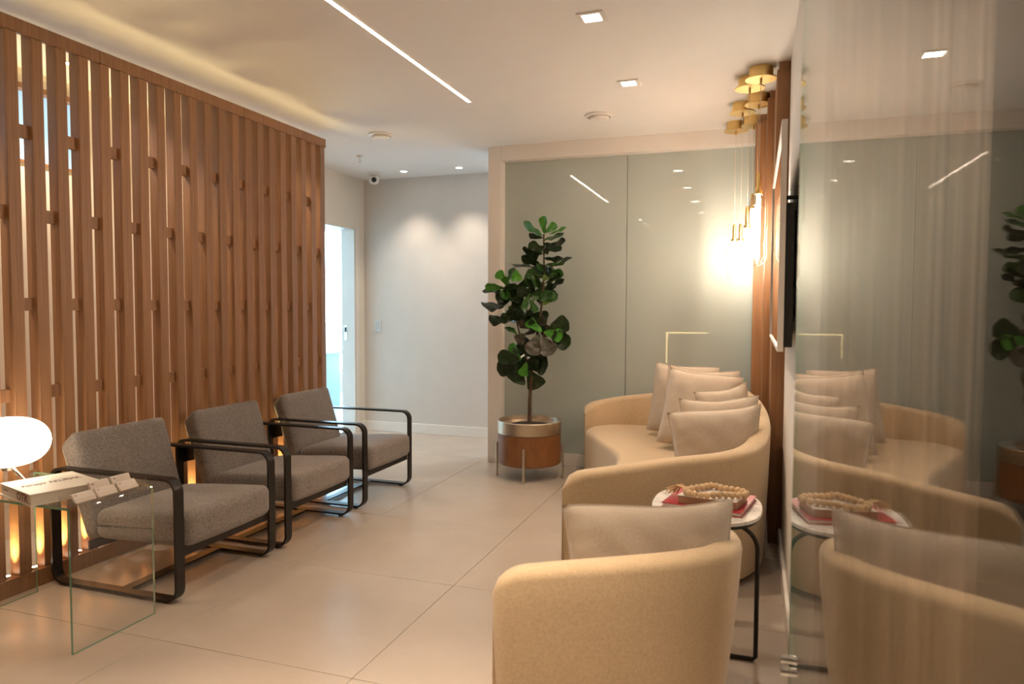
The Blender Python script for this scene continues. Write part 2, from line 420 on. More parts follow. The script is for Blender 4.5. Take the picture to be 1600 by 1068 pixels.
# passage lights behind the screen
def downlight(x, y, label, s=.085, rnd=False, power=27, ang=92, col=WARM, blend=.7, em=16, name='recessed_downlight', grp='recessed ceiling downlights'):
    t = thing(name, label, 'ceiling light', (x, y, H), grp)
    if rnd:
        MB().lathe([(s*.5, -.001), (s*.5, -.004), (s*.36, -.004), (s*.36, -.001)], 24, (x, y, H)).build('rim', MAT['trim'], t, smooth=True)
        MB().lathe([(s*.36, -.0012), (.0001, -.0012)], 24, (x, y, H), cap=False).build('lens', emit('downlight_lens', (1, .88, .72), em), t)
    else:
        h = s/2; q = h+.02; r = MB()
        for a in ((-q, -h, -q, q), (h, q, -q, q), (-h, h, -q, -h), (-h, h, h, q)): r.box(x+a[0], x+a[1], y+a[2], y+a[3], H-.006, H-.0005)
        r.build('rim', MAT['trim'], t)
        bx(x-h, x+h, y-h, y+h, H-.003, H-.0005).build('lens', emit('downlight_lens', (1, .88, .72), em), t)
    lamp('SPOT', 'downlight_beam', (x, y, H-.02), power, col, size=.045, angle=ang, blend=blend)
    return t
for y, nm in ((4.33, 'square recessed downlight nearest the green glass wall'), (3.31, 'square recessed downlight over the middle of the room'), (2.22, 'square recessed downlight above the near armchair'), (1.12, 'square recessed downlight nearest the reception desk in the row of four')):
    downlight(-.75, y, nm, power=(130 if y < 2 else 18 if y < 3 else 28), ang=(68 if y < 2 else 92))
for y, nm in ((.56, 'first of three downlights over the desk, nearest the seats'), (.13, 'middle one of three downlights over the desk'), (-.28, 'last of three downlights over the desk')):
    downlight(-1.7, y, nm, .07, power=14, ang=100, grp='downlights over the reception desk')
for x, nm in ((-3.35, 'small round downlight by the security camera'), (-2.75, 'small round downlight above the far wall near the glass frame')):
    downlight(x, 6.385, nm, .09, True, 24, 88, WARMW, .9, 10, grp='downlights washing the far wall')
for y, nm in ((1.6, 'round downlight in the passage behind the screen, near end'), (3.0, 'round downlight in the passage behind the screen, middle'), (4.4, 'round downlight in the passage behind the screen, far end')):
    downlight(-3.66, y, nm, .08, True, 26, 120, WARMW, .7, 10, grp='downlights behind the slatted screen')
downlight(.42, 1.25, 'unseen round downlight added to light the curtain behind the glass door', .08, True, 20, 110, WARMW, .8, 8, grp='added curtain light')  # added out of view to brighten the curtain behind the glass door
# LED line in the ceiling
t = thing('led_ceiling_line', 'long thin glowing LED line recessed in the ceiling', 'ceiling light', (-1.815, 3.44, H))
MB().box(-1.832, -1.826, 2.49, 4.386, H-.004, H-.0005).box(-1.804, -1.798, 2.49, 4.386, H-.004, H-.0005).build('profile', MAT['trim'], t)
bx(-1.8255, -1.8045, 2.492, 4.384, H-.0035, H-.0008).build('diffuser', emit('led_line', (1, .80, .62), 34), t)
# round ceiling vents, sprinkler, camera
for (x, y), nm in (((-1.071, 4.98), 'round white ceiling air valve above the plant side'), ((-2.817, 4.987), 'round white ceiling air valve near the end of the slat screen')):
    t = thing('ceiling_air_valve', nm, 'vent', (x, y, H), 'round ceiling air valves')
    MB().lathe([(.10, -.0005), (.098, -.010), (.082, -.016), (.078, -.008), (.06, -.006)], 36, (x, y, H)).build('ring', MAT['trim'], t, smooth=True)
    MB().lathe([(.058, -.007), (.070, -.020), (.066, -.030), (.05, -.034), (.0001, -.034)], 36, (x, y, H)).build('disc', MAT['trim'], t, smooth=True)
t = thing('fire_sprinkler', 'small chrome fire sprinkler on the ceiling', 'sprinkler', (-3.386, 5.612, H))
MB().lathe([(.032, -.0005), (.030, -.006), (.012, -.008), (.010, -.03)], 20, (-3.386, 5.612, H)).build('escutcheon', MAT['chrome'], t, smooth=True)
MB().tube([(-3.396, 5.612, H-.03), (-3.398, 5.612, H-.045), (-3.386, 5.612, H-.055)], .0022, 6).tube([(-3.376, 5.612, H-.03), (-3.374, 5.612, H-.045), (-3.386, 5.612, H-.055)], .0022, 6).build('yoke', MAT['chrome'], t)
MB().lathe([(.016, -.055), (.016, -.058), (.0001, -.058)], 16, (-3.386, 5.612, H)).build('deflector', MAT['chrome'], t)
t = thing('security_camera', 'small white dome security camera in the ceiling corner', 'camera', (-3.68, 6.37, H))
MB().lathe([(.062, -.0005), (.062, -.016), (.055, -.022), (.0001, -.022)], 28, (-3.68, 6.37, H)).build('base', MAT['trim'], t, smooth=True)
MB().lathe([(.0001, -.116), (.03, -.111), (.047, -.094), (.054, -.070), (.047, -.044), (.03, -.026)], 24, (-3.68, 6.37, H)).build('ball', MAT['trim'], t, smooth=True)
d = Vector((3.68, -6.37, -1.0)).normalized(); c = Vector((-3.68, 6.37, H-.070))
MB().tube([c+d*.040, c+d*.0565], .026, 20).build('lens', MAT['black'], t, smooth=True)
# switch plate
t = thing('light_switch', 'pale light switch plate on the far wall', 'switch', (-3.835, 6.708, 1.132))
bx(-3.873, -3.797, 6.699, 6.7085, 1.07, 1.194).build('plate', plain('switch_plate', (.62, .66, .68), .3), t, bevel=.003)
for z in (1.092, 1.137): bx(-3.856, -3.814, 6.6955, 6.699, z, z+.036).build('rocker', plain('switch_rocker', (.52, .57, .60), .3), t, bevel=.002)
# office desk beyond the door
t = thing('office_desk', 'grey desk corner in the daylit office beyond the doorway', 'desk', (-5.9, 8.0, 0))
dm = plain('desk_grey', (.30, .36, .40), .4)
bx(-6.6, -5.16, 7.55, 8.25, .72, .75).build('desk_top', dm, t, bevel=.004)
for x in (-6.55, -5.32): bx(x, x+.05, 7.6, 8.2, 0, .719).build('leg', dm, t, bevel=.004)

# reception desk behind the camera (seen in the green glass)
t = thing('reception_desk', 'reception desk with a glowing edge, reflected in the green glass', 'desk', (-1.1, -1.6, 0))
bx(-1.62, -.55, -2.0, -1.34, 0, .93).build('desk_body', MAT['panel'], t, bevel=.004)
bx(-1.65, -.52, -2.03, -1.31, .931, .96).build('desk_top', MAT['marble'], t, bevel=.004)
MB().box(-1.5, -.80, -1.339, -1.332, .895, .910).box(-1.5, -1.485, -1.339, -1.332, .36, .8945).build('led_edge', emit('led_edge', (1, .80, .30), 9), t)

# ================================================================== GREY ARMCHAIRS
def rrect(x0, x1, z0, z1, r, n=7):
    out = []
    for cx, cz, a0 in ((x1-r, z0+r, -90), (x1-r, z1-r, 0), (x0+r, z1-r, 90), (x0+r, z0+r, 180)):
        for k in range(n+1):
            a = radians(a0+90*k/n); out.append((cx+r*cos(a), cz+r*sin(a)))
    return out
def make_armchair():
    t = thing('armchair', 'x', 'armchair', (0, 0, 0), 'grey armchairs along the slat screen')
    hw = .3425; sfm = {}
    for s in (-1, 1):
        sfm[s] = MB().bar_loop(rrect(-.38, .38, .010, .566, .062), .05, .012).shift(0, s*(hw-.025), 0).build('side_frame', MAT['steel'], t, smooth=True, ang=50, local=True)
    bx(.355, .367, -hw+.05, hw-.05, .205, .252).build('front_rail', MAT['steel'], t, bevel=.002, local=True)
    bx(-.20, -.188, -hw+.05, hw-.05, .170, .215).build('back_rail', MAT['steel'], t, bevel=.002, local=True)
    bx(.005, .062, -hw+.05, hw-.05, .012, .021).build('floor_stretcher', MAT['steel'], t, bevel=.002, local=True)
    for sx in (-1, 1):
        for s in (-1, 1):
            MB().lathe([(.014, 0), (.014, .006), (.008, .0105)], 12, (sx*.30, s*(hw-.025), 0)).build('foot_glide', MAT['black'], sfm[s], local=True)
    # support bars carrying the back to the frames
    for s in (-1, 1):
        y0, y1 = sorted((s*.30, s*.285))
        MB().prism([(-.372, .42), (-.372, .53), (-.31, .53), (-.29, .44)], 'y', s*.287, s*.292).build('back_bracket', MAT['steel'], t, local=True)
    def roundbox(hx, hy, hz, r, n, name, fn):
        bm = bmesh.new(); bmesh.ops.create_cube(bm, size=2.0)
        bmesh.ops.subdivide_edges(bm, edges=bm.edges, cuts=n, use_grid_fill=True)
        for v in bm.verts:
            p = Vector((v.co.x*hx, v.co.y*hy, v.co.z*hz))
            q = Vector((max(-hx+r, min(hx-r, p.x)), max(-hy+r, min(hy-r, p.y)), max(-hz+r, min(hz-r, p.z))))
            d = p-q; v.co = fn(q+d.normalized()*r if d.length > 1e-9 else p)
        bmesh.ops.recalc_face_normals(bm, faces=bm.faces)
        for f in bm.faces: f.smooth = True
        me = bpy.data.meshes.new(name); bm.to_mesh(me); bm.free(); me.materials.append(MAT['greyfab'])
        o = bpy.data.objects.new(name, me); COL.objects.link(o); o.parent = t; return o
    def sf(c):                                             # seat: crowned, falling to the rear
        u = c.x/.2835; w_ = c.y/.29
        z = .324+c.z-(1-u)/2*(.040 if c.z > 0 else .022)
        if c.z > 0: z += .016*max(0, 1-w_*w_)*max(0, 1-abs(u)**3)
        return Vector((.1175+c.x+(.012*max(0, 1-w_*w_) if u > .8 else 0), c.y, z))
    roundbox(.2835, .29, .080, .042, 26, 'seat_cushion', sf)
    def bf(c):                                             # back: leaned box, thicker at the top
        u = (c.z/.25+1)/2; x = c.x/.055*.5
        lo = Vector((-.185, .222)); hi = Vector((-.352, .722)); m_ = lo.lerp(hi, u*(1-.10*(.5-x)*u))
        ax = (hi-lo).normalized(); nr = Vector((ax.y, -ax.x)); th = .078+.034*u
        bul = max(0, 1-(c.y/.287)**2)*max(0, 1-(2*u-1)**2)
        p = m_+nr*(x*th+(.014*bul if x > 0 else 0)); return Vector((p.x, c.y, p.y))
    roundbox(.055, .287, .25, .036, 26, 'back_cushion', bf)
    return t
ac = make_armchair()
for k, (x, y, lb) in enumerate(((-2.785, 2.7675, 'grey tweed armchair with black steel arms beside the glass table'), (-2.787, 3.545, 'middle grey tweed armchair with black steel arms'), (-2.79, 4.362, 'farthest grey tweed armchair, beside the open doorway'))):
    c = ac if k == 0 else copy_tree(ac); c.location = (x, y, 0); c['label'] = lb

# ================================================================== GLASS SIDE TABLE, LAMP, BOOK, CARDS
t = thing('glass_side_table', 'clear bent glass side table with green edges in the left foreground', 'table', (-2.79, 2.14, 0))
gy0, gy1 = 1.945, 2.335; gt = .01
def gpath(off):
    r = .014-off; x0, x1, zt = -3.145+off, -2.435-off, .566-off; out = [(x0, 0.001)]
    for k in range(7): a = pi-k*pi/12; out.append((x0+r+r*cos(a), zt-r+r*sin(a)))
    for k in range(7): a = pi/2-k*pi/12; out.append((x1-r+r*cos(a), zt-r+r*sin(a)))
    out.append((x1, 0.001)); return out
oa, ob = gpath(0), gpath(gt); mb = MB(); N = len(oa)
v = [(p[0], gy0, p[1]) for p in oa]+[(p[0], gy0, p[1]) for p in ob]+[(p[0], gy1, p[1]) for p in oa]+[(p[0], gy1, p[1]) for p in ob]
mb.add(v, [(i, i+1, 2*N+i+1, 2*N+i) for i in range(N-1)]+[(N+i, 3*N+i, 3*N+i+1, N+i+1) for i in range(N-1)], 0)
mb.add(v, [(i, N+i, N+i+1, i+1) for i in range(N-1)]+[(2*N+i, 2*N+i+1, 3*N+i+1, 3*N+i) for i in range(N-1)]+[(0, 2*N, 3*N, N), (N-1, 2*N-1, 4*N-1, 3*N-1)], 1)
mb.build('bent_glass', [MAT['glass'], MAT['glassedge']], t)
# lamp
lx, ly, lz = -3.033, 2.14, .567
t = thing('table_lamp', 'white glowing glass table lamp on thin chrome legs', 'lamp', (lx, ly, lz))
shade = emit('opal_glass', (1, .84, .64), 3.0)
prof = []
for k in range(25):
    a = -pi/2+pi*k/24; zz = .105*sin(a); rr_ = .162*abs(cos(a))**.72; zz = zz*(1 if zz < 0 else .98); prof.append((max(rr_, .0001), zz+.180))
MB().lathe(prof, 48, (lx, ly, lz)).build('shade', shade, t, smooth=True)
MB().lathe([(.028, .058), (.028, .085), (.02, .09)], 20, (lx, ly, lz)).build('collar', MAT['chrome'], t, smooth=True)
for k in range(3):
    a = radians(8+120*k); MB().tube([(lx+.022*cos(a), ly+.022*sin(a), lz+.075), (lx+.125*cos(a), ly+.125*sin(a), lz+.003)] if k else [(lx+.022*cos(a), ly+.022*sin(a), lz+.075), (lx+.105*cos(a), ly+.105*sin(a), lz+.003)], .0045, 8).build('leg', MAT['chrome'], t, smooth=True)
# (the third leg is nearly upright, under the shade)
# book
bk = thing('coffee_table_book', 'thick white hardcover book with dark lettering on the glass table', 'book', (-2.694, 2.08, .567), rz=radians(-17))
L2, W2 = .150, .134       # half length along the spine (local x), half width
cov = plain('book_cover', (.80, .74, .64), .45); pg = plain('book_pages', (.72, .66, .57), .8)
bx(-L2, L2, -W2, W2, 0.0002, .004).build('back_cover', cov, bk, local=True, bevel=.001)
bx(-L2, L2, -W2, W2, .043, .047).build('front_cover', cov, bk, local=True, bevel=.001)
bx(-L2+.006, L2-.005, -W2+.004, W2-.005, .0042, .0428).build('page_block', pg, bk, local=True)
def text(s, size, mat, parent, loc, rot, name, sx=1.0, off=0):
    cu = bpy.data.curves.new(name, 'FONT'); cu.body = s; cu.size = size; cu.align_x = 'CENTER'; cu.align_y = 'CENTER'; cu.extrude = .0002; cu.offset = off
    o = bpy.data.objects.new(name, cu); COL.objects.link(o)
    me = bpy.data.meshes.new_from_object(o.evaluated_get(bpy.context.evaluated_depsgraph_get())); bpy.data.objects.remove(o)
    me.materials.clear(); me.materials.append(mat); o = bpy.data.objects.new(name, me); COL.objects.link(o)
    o.parent = parent; o.location = loc; o.rotation_euler = rot; o.scale = (sx, 1, 1); return o
ink = plain('ink_brown', (.16, .07, .045), .6)
text('Alinspir AKURHA', .052, ink, bk, (-.01, .0, .0473), (0, 0, pi/2), 'cover_title', .56, .0008)
text('OTK', .042, ink, bk, (.075, -W2-.0004, .024), (pi/2, 0, 0), 'spine_lettering', 1.25, .0006)
text('akurha', .014, ink, bk, (-.09, -W2-.0004, .030), (pi/2, 0, 0), 'spine_title', 1.2)
# card holder
ch = thing('card_holder', 'clear acrylic holder with business cards on the glass table', 'card holder', (-2.49, 2.14, .567))
hx0, hx1, hy0, hy1 = -2.520, -2.446, 1.965, 2.318
hm = MB(); zb = .5675
for a in ((hx0, hx1, hy0, hy1, zb, zb+.003), (hx0, hx0+.003, hy0, hy1, zb+.003, zb+.034), (hx1-.003, hx1, hy0, hy1, zb+.003, zb+.02), (hx0+.003, hx1-.003, hy0, hy0+.003, zb+.003, zb+.03), (hx0+.003, hx1-.003, hy1-.003, hy1, zb+.003, zb+.03)): hm.box(*a)
hm.build('tray', MAT['acrylic'], ch)
cm = plain('card_stock', (.78, .70, .63), .6); ci = plain('card_print', (.35, .26, .22), .6)
for k, (yc, hh, lb) in enumerate(((2.035, .035, 'low stack of pale business cards at the near end of the holder'), (2.135, .05, 'stack of pale business cards in the middle of the holder'), (2.237, .05, 'stack of pale business cards at the far end of the holder'))):
    cs = thing('business_card_stack', lb, 'business cards', (-2.483, yc, zb+.0035), 'business card stacks in the holder')
    for q in range(2 if k else 1):
        xx = -2.483+.016-.03*q; z1 = zb+.0035+(.030 if q == 0 else .052)
        _ = MB().prism([(xx, zb+.0035), (xx+.012, zb+.0035), (xx-.012, z1), (xx-.024, z1)], 'y', yc-.044, yc+.044); cd_ = _.build('card', cm, cs)
        pm = MB().prism([(xx+.0122-.024*.80, zb+.0035+(z1-zb-.0035)*.80), (xx+.0128-.024*.80, zb+.0035+(z1-zb-.0035)*.80), (xx+.0128-.024*.9, zb+.0035+(z1-zb-.0035)*.9), (xx+.0122-.024*.9, zb+.0035+(z1-zb-.0035)*.9)], 'y', yc-.036, yc-.026)
        pm.build('card_print', ci, cs).parent = cd_

# ================================================================== CURVED SOFA AND ARMCHAIR
def shell(outer, thick, zin, zbot, parent, name, mat, N=96, taper=.025):
    C = even(catmull(outer, 12), N); tot = sum((C[i+1]-C[i]).length for i in range(N-1)); acc = 0; rows = []; inner = []
    for i, p in enumerate(C):
        if i: acc += (C[i]-C[i-1]).length
        t = (C[min(i+1, N-1)]-C[max(i-1, 0)]); t.z = 0; t.normalize(); nr = Vector((-t.y, t.x, 0))   # left of travel = inside
        e = min(acc, tot-acc); R = thick*.55
        f = sqrt(max(0.0, 1-(1-min(1, e/R))**2)); f = max(f, .06)
        zr = p.z-.075*(1-sqrt(max(0, 1-(1-min(1, e/.10))**2)))
        mid = Vector((p.x, p.y, 0))+nr*thick/2; h = thick/2*f; row = []; RR = min(.034, h*.95)
        row.append(mid-nr*(h*.96-taper)+Vector((0, 0, zbot)))
        for q in (.02, .2, .4, .6, .8): row.append(mid-nr*(h-taper*(1-q)**1.3)+Vector((0, 0, zbot+(zr-RR-zbot)*q+.01)))
        for q in range(9):
            a = pi*q/8; row.append(mid-nr*(h-RR)*max(-1, min(1, cos(a)*1.6))-nr*RR*cos(a)+Vector((0, 0, zr-RR+RR*sin(a))))
        for q in (.3, .7): row.append(mid+nr*h+Vector((0, 0, zr-RR-(zr-RR-zin)*q)))
        row.append(mid+nr*h+Vector((0, 0, zin))); row.append(mid+nr*h*.9+Vector((0, 0, zbot)))
        rows.append(row); inner.append(mid+nr*thick/2)
    mb = MB(); K = len(rows[0]); mb.add([v for r in rows for v in r], [(i*K+k, (i+1)*K+k, (i+1)*K+(k+1) % K, i*K+(k+1) % K) for i in range(N-1) for k in range(K)])
    mb.add(rows[0], [tuple(range(K))]); mb.add(rows[-1], [tuple(range(K))[::-1]])
    o = mb.build(name, mat, parent, smooth=True, ang=60)
    return inner
def seat_block(inner, front, z0, z1, parent, name, mat, bev=.035):
    P = [(p.x, p.y) for p in inner[6:-6:3]]+[(p.x, p.y) for p in even(catmull(front, 10), 26)]
    bm = bmesh.new(); vs = [bm.verts.new((x, y, z0)) for x, y in P]; f = bm.faces.new(vs)
    r = bmesh.ops.extrude_face_region(bm, geom=[f]); tv = [v for v in r['geom'] if isinstance(v, bmesh.types.BMVert)]
    for v in tv: v.co.z = z1
    bmesh.ops.recalc_face_normals(bm, faces=bm.faces)
    S = set(tv); ed = [e for e in bm.edges if e.verts[0] in S and e.verts[1] in S]
    bmesh.ops.bevel(bm, geom=ed, offset=bev, segments=4, profile=.5, affect='EDGES', clamp_overlap=True)
    for f in bm.faces: f.smooth = True
    for e in bm.edges:
        if len(e.link_faces) == 2 and e.calc_face_angle(0) > radians(50): e.smooth = False
    me = bpy.data.meshes.new(name); bm.to_mesh(me); bm.free(); me.transform(Matrix.Translation(-parent.location)); me.materials.append(mat)
    o = bpy.data.objects.new(name, me); COL.objects.link(o); o.parent = parent; return o

sofa = thing('curved_sofa', 'beige linen crescent sofa with rounded back against the wood panels', 'sofa', (-.4, 4.3, 0))
OUT = [(-.80, 3.06, .575), (-.58, 3.17, .60), (-.34, 3.29, .63), (-.07, 3.43, .655), (.055, 3.66, .674), (.088, 3.95, .735), (.06, 4.28, .79), (.0, 4.72, .80), (-.065, 5.15, .78), (-.22, 5.47, .73), (-.52, 5.65, .69), (-.86, 5.67, .65), (-1.16, 5.60, .605), (-1.30, 5.44, .575)]
inn = shell(OUT, .105, .36, .035, sofa, 'back_shell', MAT['linen'], 110)
seat_block(inn, [(-1.18, 5.40), (-1.20, 5.20), (-1.04, 4.85), (-.82, 4.4), (-.77, 4.1), (-.76, 3.7), (-.80, 3.35), (-.78, 3.24)], .05, .415, sofa, 'seat', MAT['linen'])
seat_block(inn, [(-1.05, 5.36), (-.92, 4.85), (-.72, 4.4), (-.66, 4.1), (-.65, 3.7), (-.68, 3.35)], .002, .049, sofa, 'plinth', MAT['black'], .004)

arm = thing('barrel_armchair', 'beige barrel armchair in the foreground with a loose back cushion', 'armchair', (-.3, 2.25, 0))
OUT2 = [(-.725, 1.90, .55), (-.53, 1.925, .582), (-.33, 1.965, .608), (-.16, 2.03, .622), (-.055, 2.13, .622), (-.025, 2.28, .612), (-.055, 2.44, .602), (-.16, 2.55, .592), (-.30, 2.60, .58), (-.45, 2.615, .565), (-.60, 2.60, .55)]
inn2 = shell(OUT2, .10, .34, .035, arm, 'back_shell', MAT['linen'], 90, .055)
seat_block(inn2, [(-.59, 2.50), (-.64, 2.35), (-.69, 2.15), (-.70, 2.01)], .05, .42, arm, 'seat', MAT['linen'])
seat_block(inn2, [(-.54, 2.47), (-.58, 2.25), (-.62, 2.03)], .002, .049, arm, 'plinth', MAT['black'], .004)

def pillow(name, label, loc, wd, ht, th, yaw, lean, roll, seed, group='beige cushions on the curved sofa', nar=0):
    """plane faces local -y; yaw about z, lean back about local x, roll in plane"""
    rnd = random.Random(seed); ph = [rnd.uniform(0, 6.3) for _ in range(6)]; n = 22
    def pt(u, v, s):
        ex = 1-.05*(1-v*v)**.9; ey = 1-.07*(1-u*u)**.9
        x = u*wd/2*ex*(1-(nar if u > 0 else 0)*(1-v)/2*u); z = v*ht/2*ey
        h = th/2*(max(0, 1-u**4)**.62)*(max(0, 1-v**4)**.62)
        e = 1-max(abs(u), abs(v))
        wr = .008*sin(9*u+ph[0]+2.5*v)*sin(5*v+ph[1])+.006*sin(15*(u+v*.4)+ph[2])*max(0, v)**2+.005*sin(17*(v-u*.3)+ph[3])*u*u
        return (x, s*h*(1+wr*9)+.012*sin(2.2*u+ph[5])*(1-v)*.3, z+.006*sin(3*u+ph[4]))
    mb = MB()
    for s in (-1, 1):
        vs = [pt(-1+2*i/n, -1+2*j/n, s) for i in range(n+1) for j in range(n+1)]
        mb.add(vs, [(i*(n+1)+j, (i+1)*(n+1)+j, (i+1)*(n+1)+j+1, i*(n+1)+j+1) for i in range(n) for j in range(n)])
    t = thing(name, label, 'cushion', (0, 0, 0), group)
    bm = bmesh.new(); V = [bm.verts.new(p) for p in mb.v]
    for f in mb.f: bm.faces.new([V[i] for i in f])
    bmesh.ops.remove_doubles(bm, verts=bm.verts, dist=1e-5); bmesh.ops.recalc_face_normals(bm, faces=bm.faces)
    for f in bm.faces: f.smooth = True
    for e in bm.edges:
        if len(e.link_faces) == 2 and e.calc_face_angle(0) > radians(70): e.smooth = False
    me = bpy.data.meshes.new('cover'); bm.to_mesh(me); bm.free(); me.materials.append(MAT['cushion'])
    o = bpy.data.objects.new('cover', me); COL.objects.link(o); o.parent = t
    rim = [pt(-1+2*k/n, -1, 0) for k in range(1, n)]+[pt(1, -1+2*k/n, 0) for k in range(1, n)]+[pt(1-2*k/n, 1, 0) for k in range(1, n)]+[pt(-1, 1-2*k/n, 0) for k in range(1, n)]
    MB().tube(rim, .0028, 6, closed=True).build('piping', MAT['cushion'], t, smooth=True, local=True)
    t.location = loc; t.rotation_mode = 'XYZ'
    t.rotation_euler = (Matrix.Rotation(yaw, 3, 'Z') @ Matrix.Rotation(lean, 3, 'X') @ Matrix.Rotation(roll, 3, 'Y')).to_euler()
    return t
D = radians
pillow('throw_cushion', 'nearest beige cushion on the curved sofa, fully in view', (-.168, 3.79, .625), .48, .38, .15, D(8), D(-8), D(-8), 1, 'beige cushions on the curved sofa', .3)
pillow('throw_cushion', 'beige cushion directly behind the nearest one', (-.165, 3.985, .645), .43, .40, .12, D(12), D(-10), D(-3), 2, 'beige cushions on the curved sofa', .3)
pillow('throw_cushion', 'wrinkled beige cushion touching the wood panel, third from the front', (-.135, 4.23, .67), .34, .42, .12, D(30), D(-12), D(-9), 3, 'beige cushions on the curved sofa', .25)
pillow('throw_cushion', 'large beige cushion standing upright in the middle of the sofa', (-.33, 4.60, .685), .50, .50, .15, D(-20), D(-12), D(5), 4)
pillow('throw_cushion', 'beige cushion mostly hidden behind the large upright one', (-.35, 4.83, .685), .50, .50, .13, D(-18), D(-12), D(2), 5)
pillow('throw_cushion', 'farthest beige cushion, leaning toward the green glass', (-.48, 5.06, .69), .50, .50, .14, D(-24), D(-12), D(2), 6)
pillow('throw_cushion', 'beige cushion resting inside the foreground barrel armchair', (-.305, 2.25, .525), .555, .36, .14, D(0), D(-9), D(-7.5), 7, 'cushion of the foreground armchair', .16)

# ================================================================== MARBLE SIDE TABLE, BOOKS, BEADS
t = thing('marble_side_table', 'oval marble side table on a thin black frame between sofa and armchair', 'table', (-.17, 2.89, 0))
def oval(rx, ry, n=48, p=2.5): return [(-.17+rx*abs(cos(2*pi*k/n))**(2/p)*(1 if cos(2*pi*k/n) >= 0 else -1), 2.89+ry*abs(sin(2*pi*k/n))**(2/p)*(1 if sin(2*pi*k/n) >= 0 else -1)) for k in range(n)]
MB().prism(oval(.21, .262), 'z', .538, .552).build('marble_top', MAT['marble'], t, bevel=.002)
MB().prism(oval(.20, .252), 'z', .524, .5375).build('under_plate', MAT['steel'], t)
for y in (2.76,):
    p = [(-.34, y, .008), (.024, y, .008)]
    arc = [(.024-.09+.09*cos(a), y, .425+.09*sin(a)) for a in [k*pi/16 for k in range(9)]]
    MB().tube([(-.34, y, .009), (-.1, y, .009), (.015, y, .009), (.024, y, .018)]+arc+[(-.2, y, .515)], .0085, 8).build('frame', MAT['steel'], t, smooth=True)
MB().tube([(-.06, 2.76, .516), (-.06, 3.02, .516)], .0085, 8).build('cross_bar', MAT['steel'], t, smooth=True)
def quadbook(name, label, q, z0, z1, cov, pages, grp=None):
    c = Vector((sum(p[0] for p in q)/4, sum(p[1] for p in q)/4))
    t = thing(name, label, 'book', (c.x, c.y, z0), grp); ins = [((p[0]-c.x)*.97+c.x, (p[1]-c.y)*.97+c.y) for p in q]
    MB().prism(q, 'z', z0+.0004, z0+.003).build('back_cover', cov, t); MB().prism(q, 'z', z1-.003, z1).build('front_cover', cov, t)
    MB().prism(ins, 'z', z0+.0031, z1-.0031).build('page_block', pages, t); return t
red = plain('red_cloth', (.42, .025, .045), .3, noise=.1); tan = plain('tan_cover', (.36, .20, .11), .5); pale = plain('pale_cover', (.66, .58, .52), .5)
quadbook('book', 'glossy crimson book flat on the marble table', [(.018, 3.005), (-.035, 2.725), (-.335, 2.785), (-.282, 3.06)], .552, .570, red, pg)
t = quadbook('boxed_book', 'smaller tan book with a pale cover on top of the crimson book', [(-.015, 2.905), (-.055, 2.755), (-.275, 2.79), (-.238, 2.945)], .571, .602, tan, tan)
t.children[1].data.materials.clear(); t.children[1].data.materials.append(pale)
BD = [(-.23, 2.775), (-.21, 2.762), (-.185, 2.757), (-.162, 2.763), (-.139, 2.779), (-.117, 2.792), (-.094, 2.797), (-.071, 2.799), (-.048, 2.804), (-.026, 2.818), (-.020, 2.844), (-.033, 2.868), (-.053, 2.882), (-.075, 2.889), (-.097, 2.893), (-.117, 2.905), (-.135, 2.922), (-.156, 2.927), (-.172, 2.909), (-.189, 2.889), (-.206, 2.869), (-.226, 2.848), (-.243, 2.824), (-.243, 2.798)]
bm_ = wood('bead_wood', (.50, .32, .16), (.74, .54, .32), (30, 30, 30), .55)
g = thing('wooden_bead_garland', 'loop of pale wooden beads with a tassel on the stacked books', 'decoration', (-.13, 2.84, .602))
bead = None
for i, (x, y) in enumerate(BD):
    z = .6165+(.0 if x < -.03 else -.001)
    if bead is None:
        bead = MB().lathe([(.0001, -.0135)]+[(.0135*cos(a), .0135*sin(a)) for a in [-pi/2+pi*k/8 for k in range(1, 8)]]+[(.0001, .0135)], 14).build('bead', bm_, g, smooth=True, local=True); o = bead
    else: o = bpy.data.objects.new('bead', bead.data); COL.objects.link(o); o.parent = g
    o.location = (x+.13, y-2.84, z-.602)
MB().tube([(x, y, .6165) for x, y in BD], .0016, 5, closed=True).build('string', cm, g)
tas = MB(); rnd = random.Random(3)
for k in range(26):
    a = rnd.uniform(-.5, .5); l = rnd.uniform(.07, .10); ang_ = radians(138)+a*.8
    p0 = Vector((-.243, 2.845, .612)); p1 = p0+Vector((cos(ang_)*l*.5, sin(ang_)*l*.5, .006+rnd.uniform(0, .006))); p2 = p0+Vector((cos(ang_)*l, sin(ang_)*l, rnd.uniform(-.036, -.012)))
    tas.tube([p0, p1, p2], .0016, 5)
tas.build('tassel', plain('jute', (.66, .46, .25), .8), g)

# ================================================================== POTTED FIDDLE-LEAF FIG
PX, PYY = -1.667, 5.27
pot = thing('round_planter', 'round walnut planter with a metal rim on four thin legs', 'planter', (PX, PYY, 0))
MB().lathe([(.236, .115), (.247, .125), (.247, .355), (.2, .355), (.2, .13)], 56, (PX, PYY, 0)).build('wood_drum', MAT['potwood'], pot, smooth=True, ang=40)
MB().lathe([(.247, .356), (.252, .358), (.252, .448), (.246, .454), (.238, .450), (.234, .42), (.15, .415)], 56, (PX, PYY, 0), cap=False).build('metal_rim', MAT['steelbrush'], pot, smooth=True, ang=40)
for k in range(4):
    a = radians(-82+90*k); r = .262
    MB().lathe([(.0095, .0005), (.0095, .265), (.008, .268)], 14, (PX+r*cos(a), PYY+r*sin(a), 0)).build('leg', MAT['steelbrush'], pot, smooth=True)
MB().lathe([(.15, .40), (.14, .416), (.09, .425), (.03, .43), (.0001, .432)], 32, (PX, PYY, 0)).build('soil', MAT['soil'], pot, smooth=True)
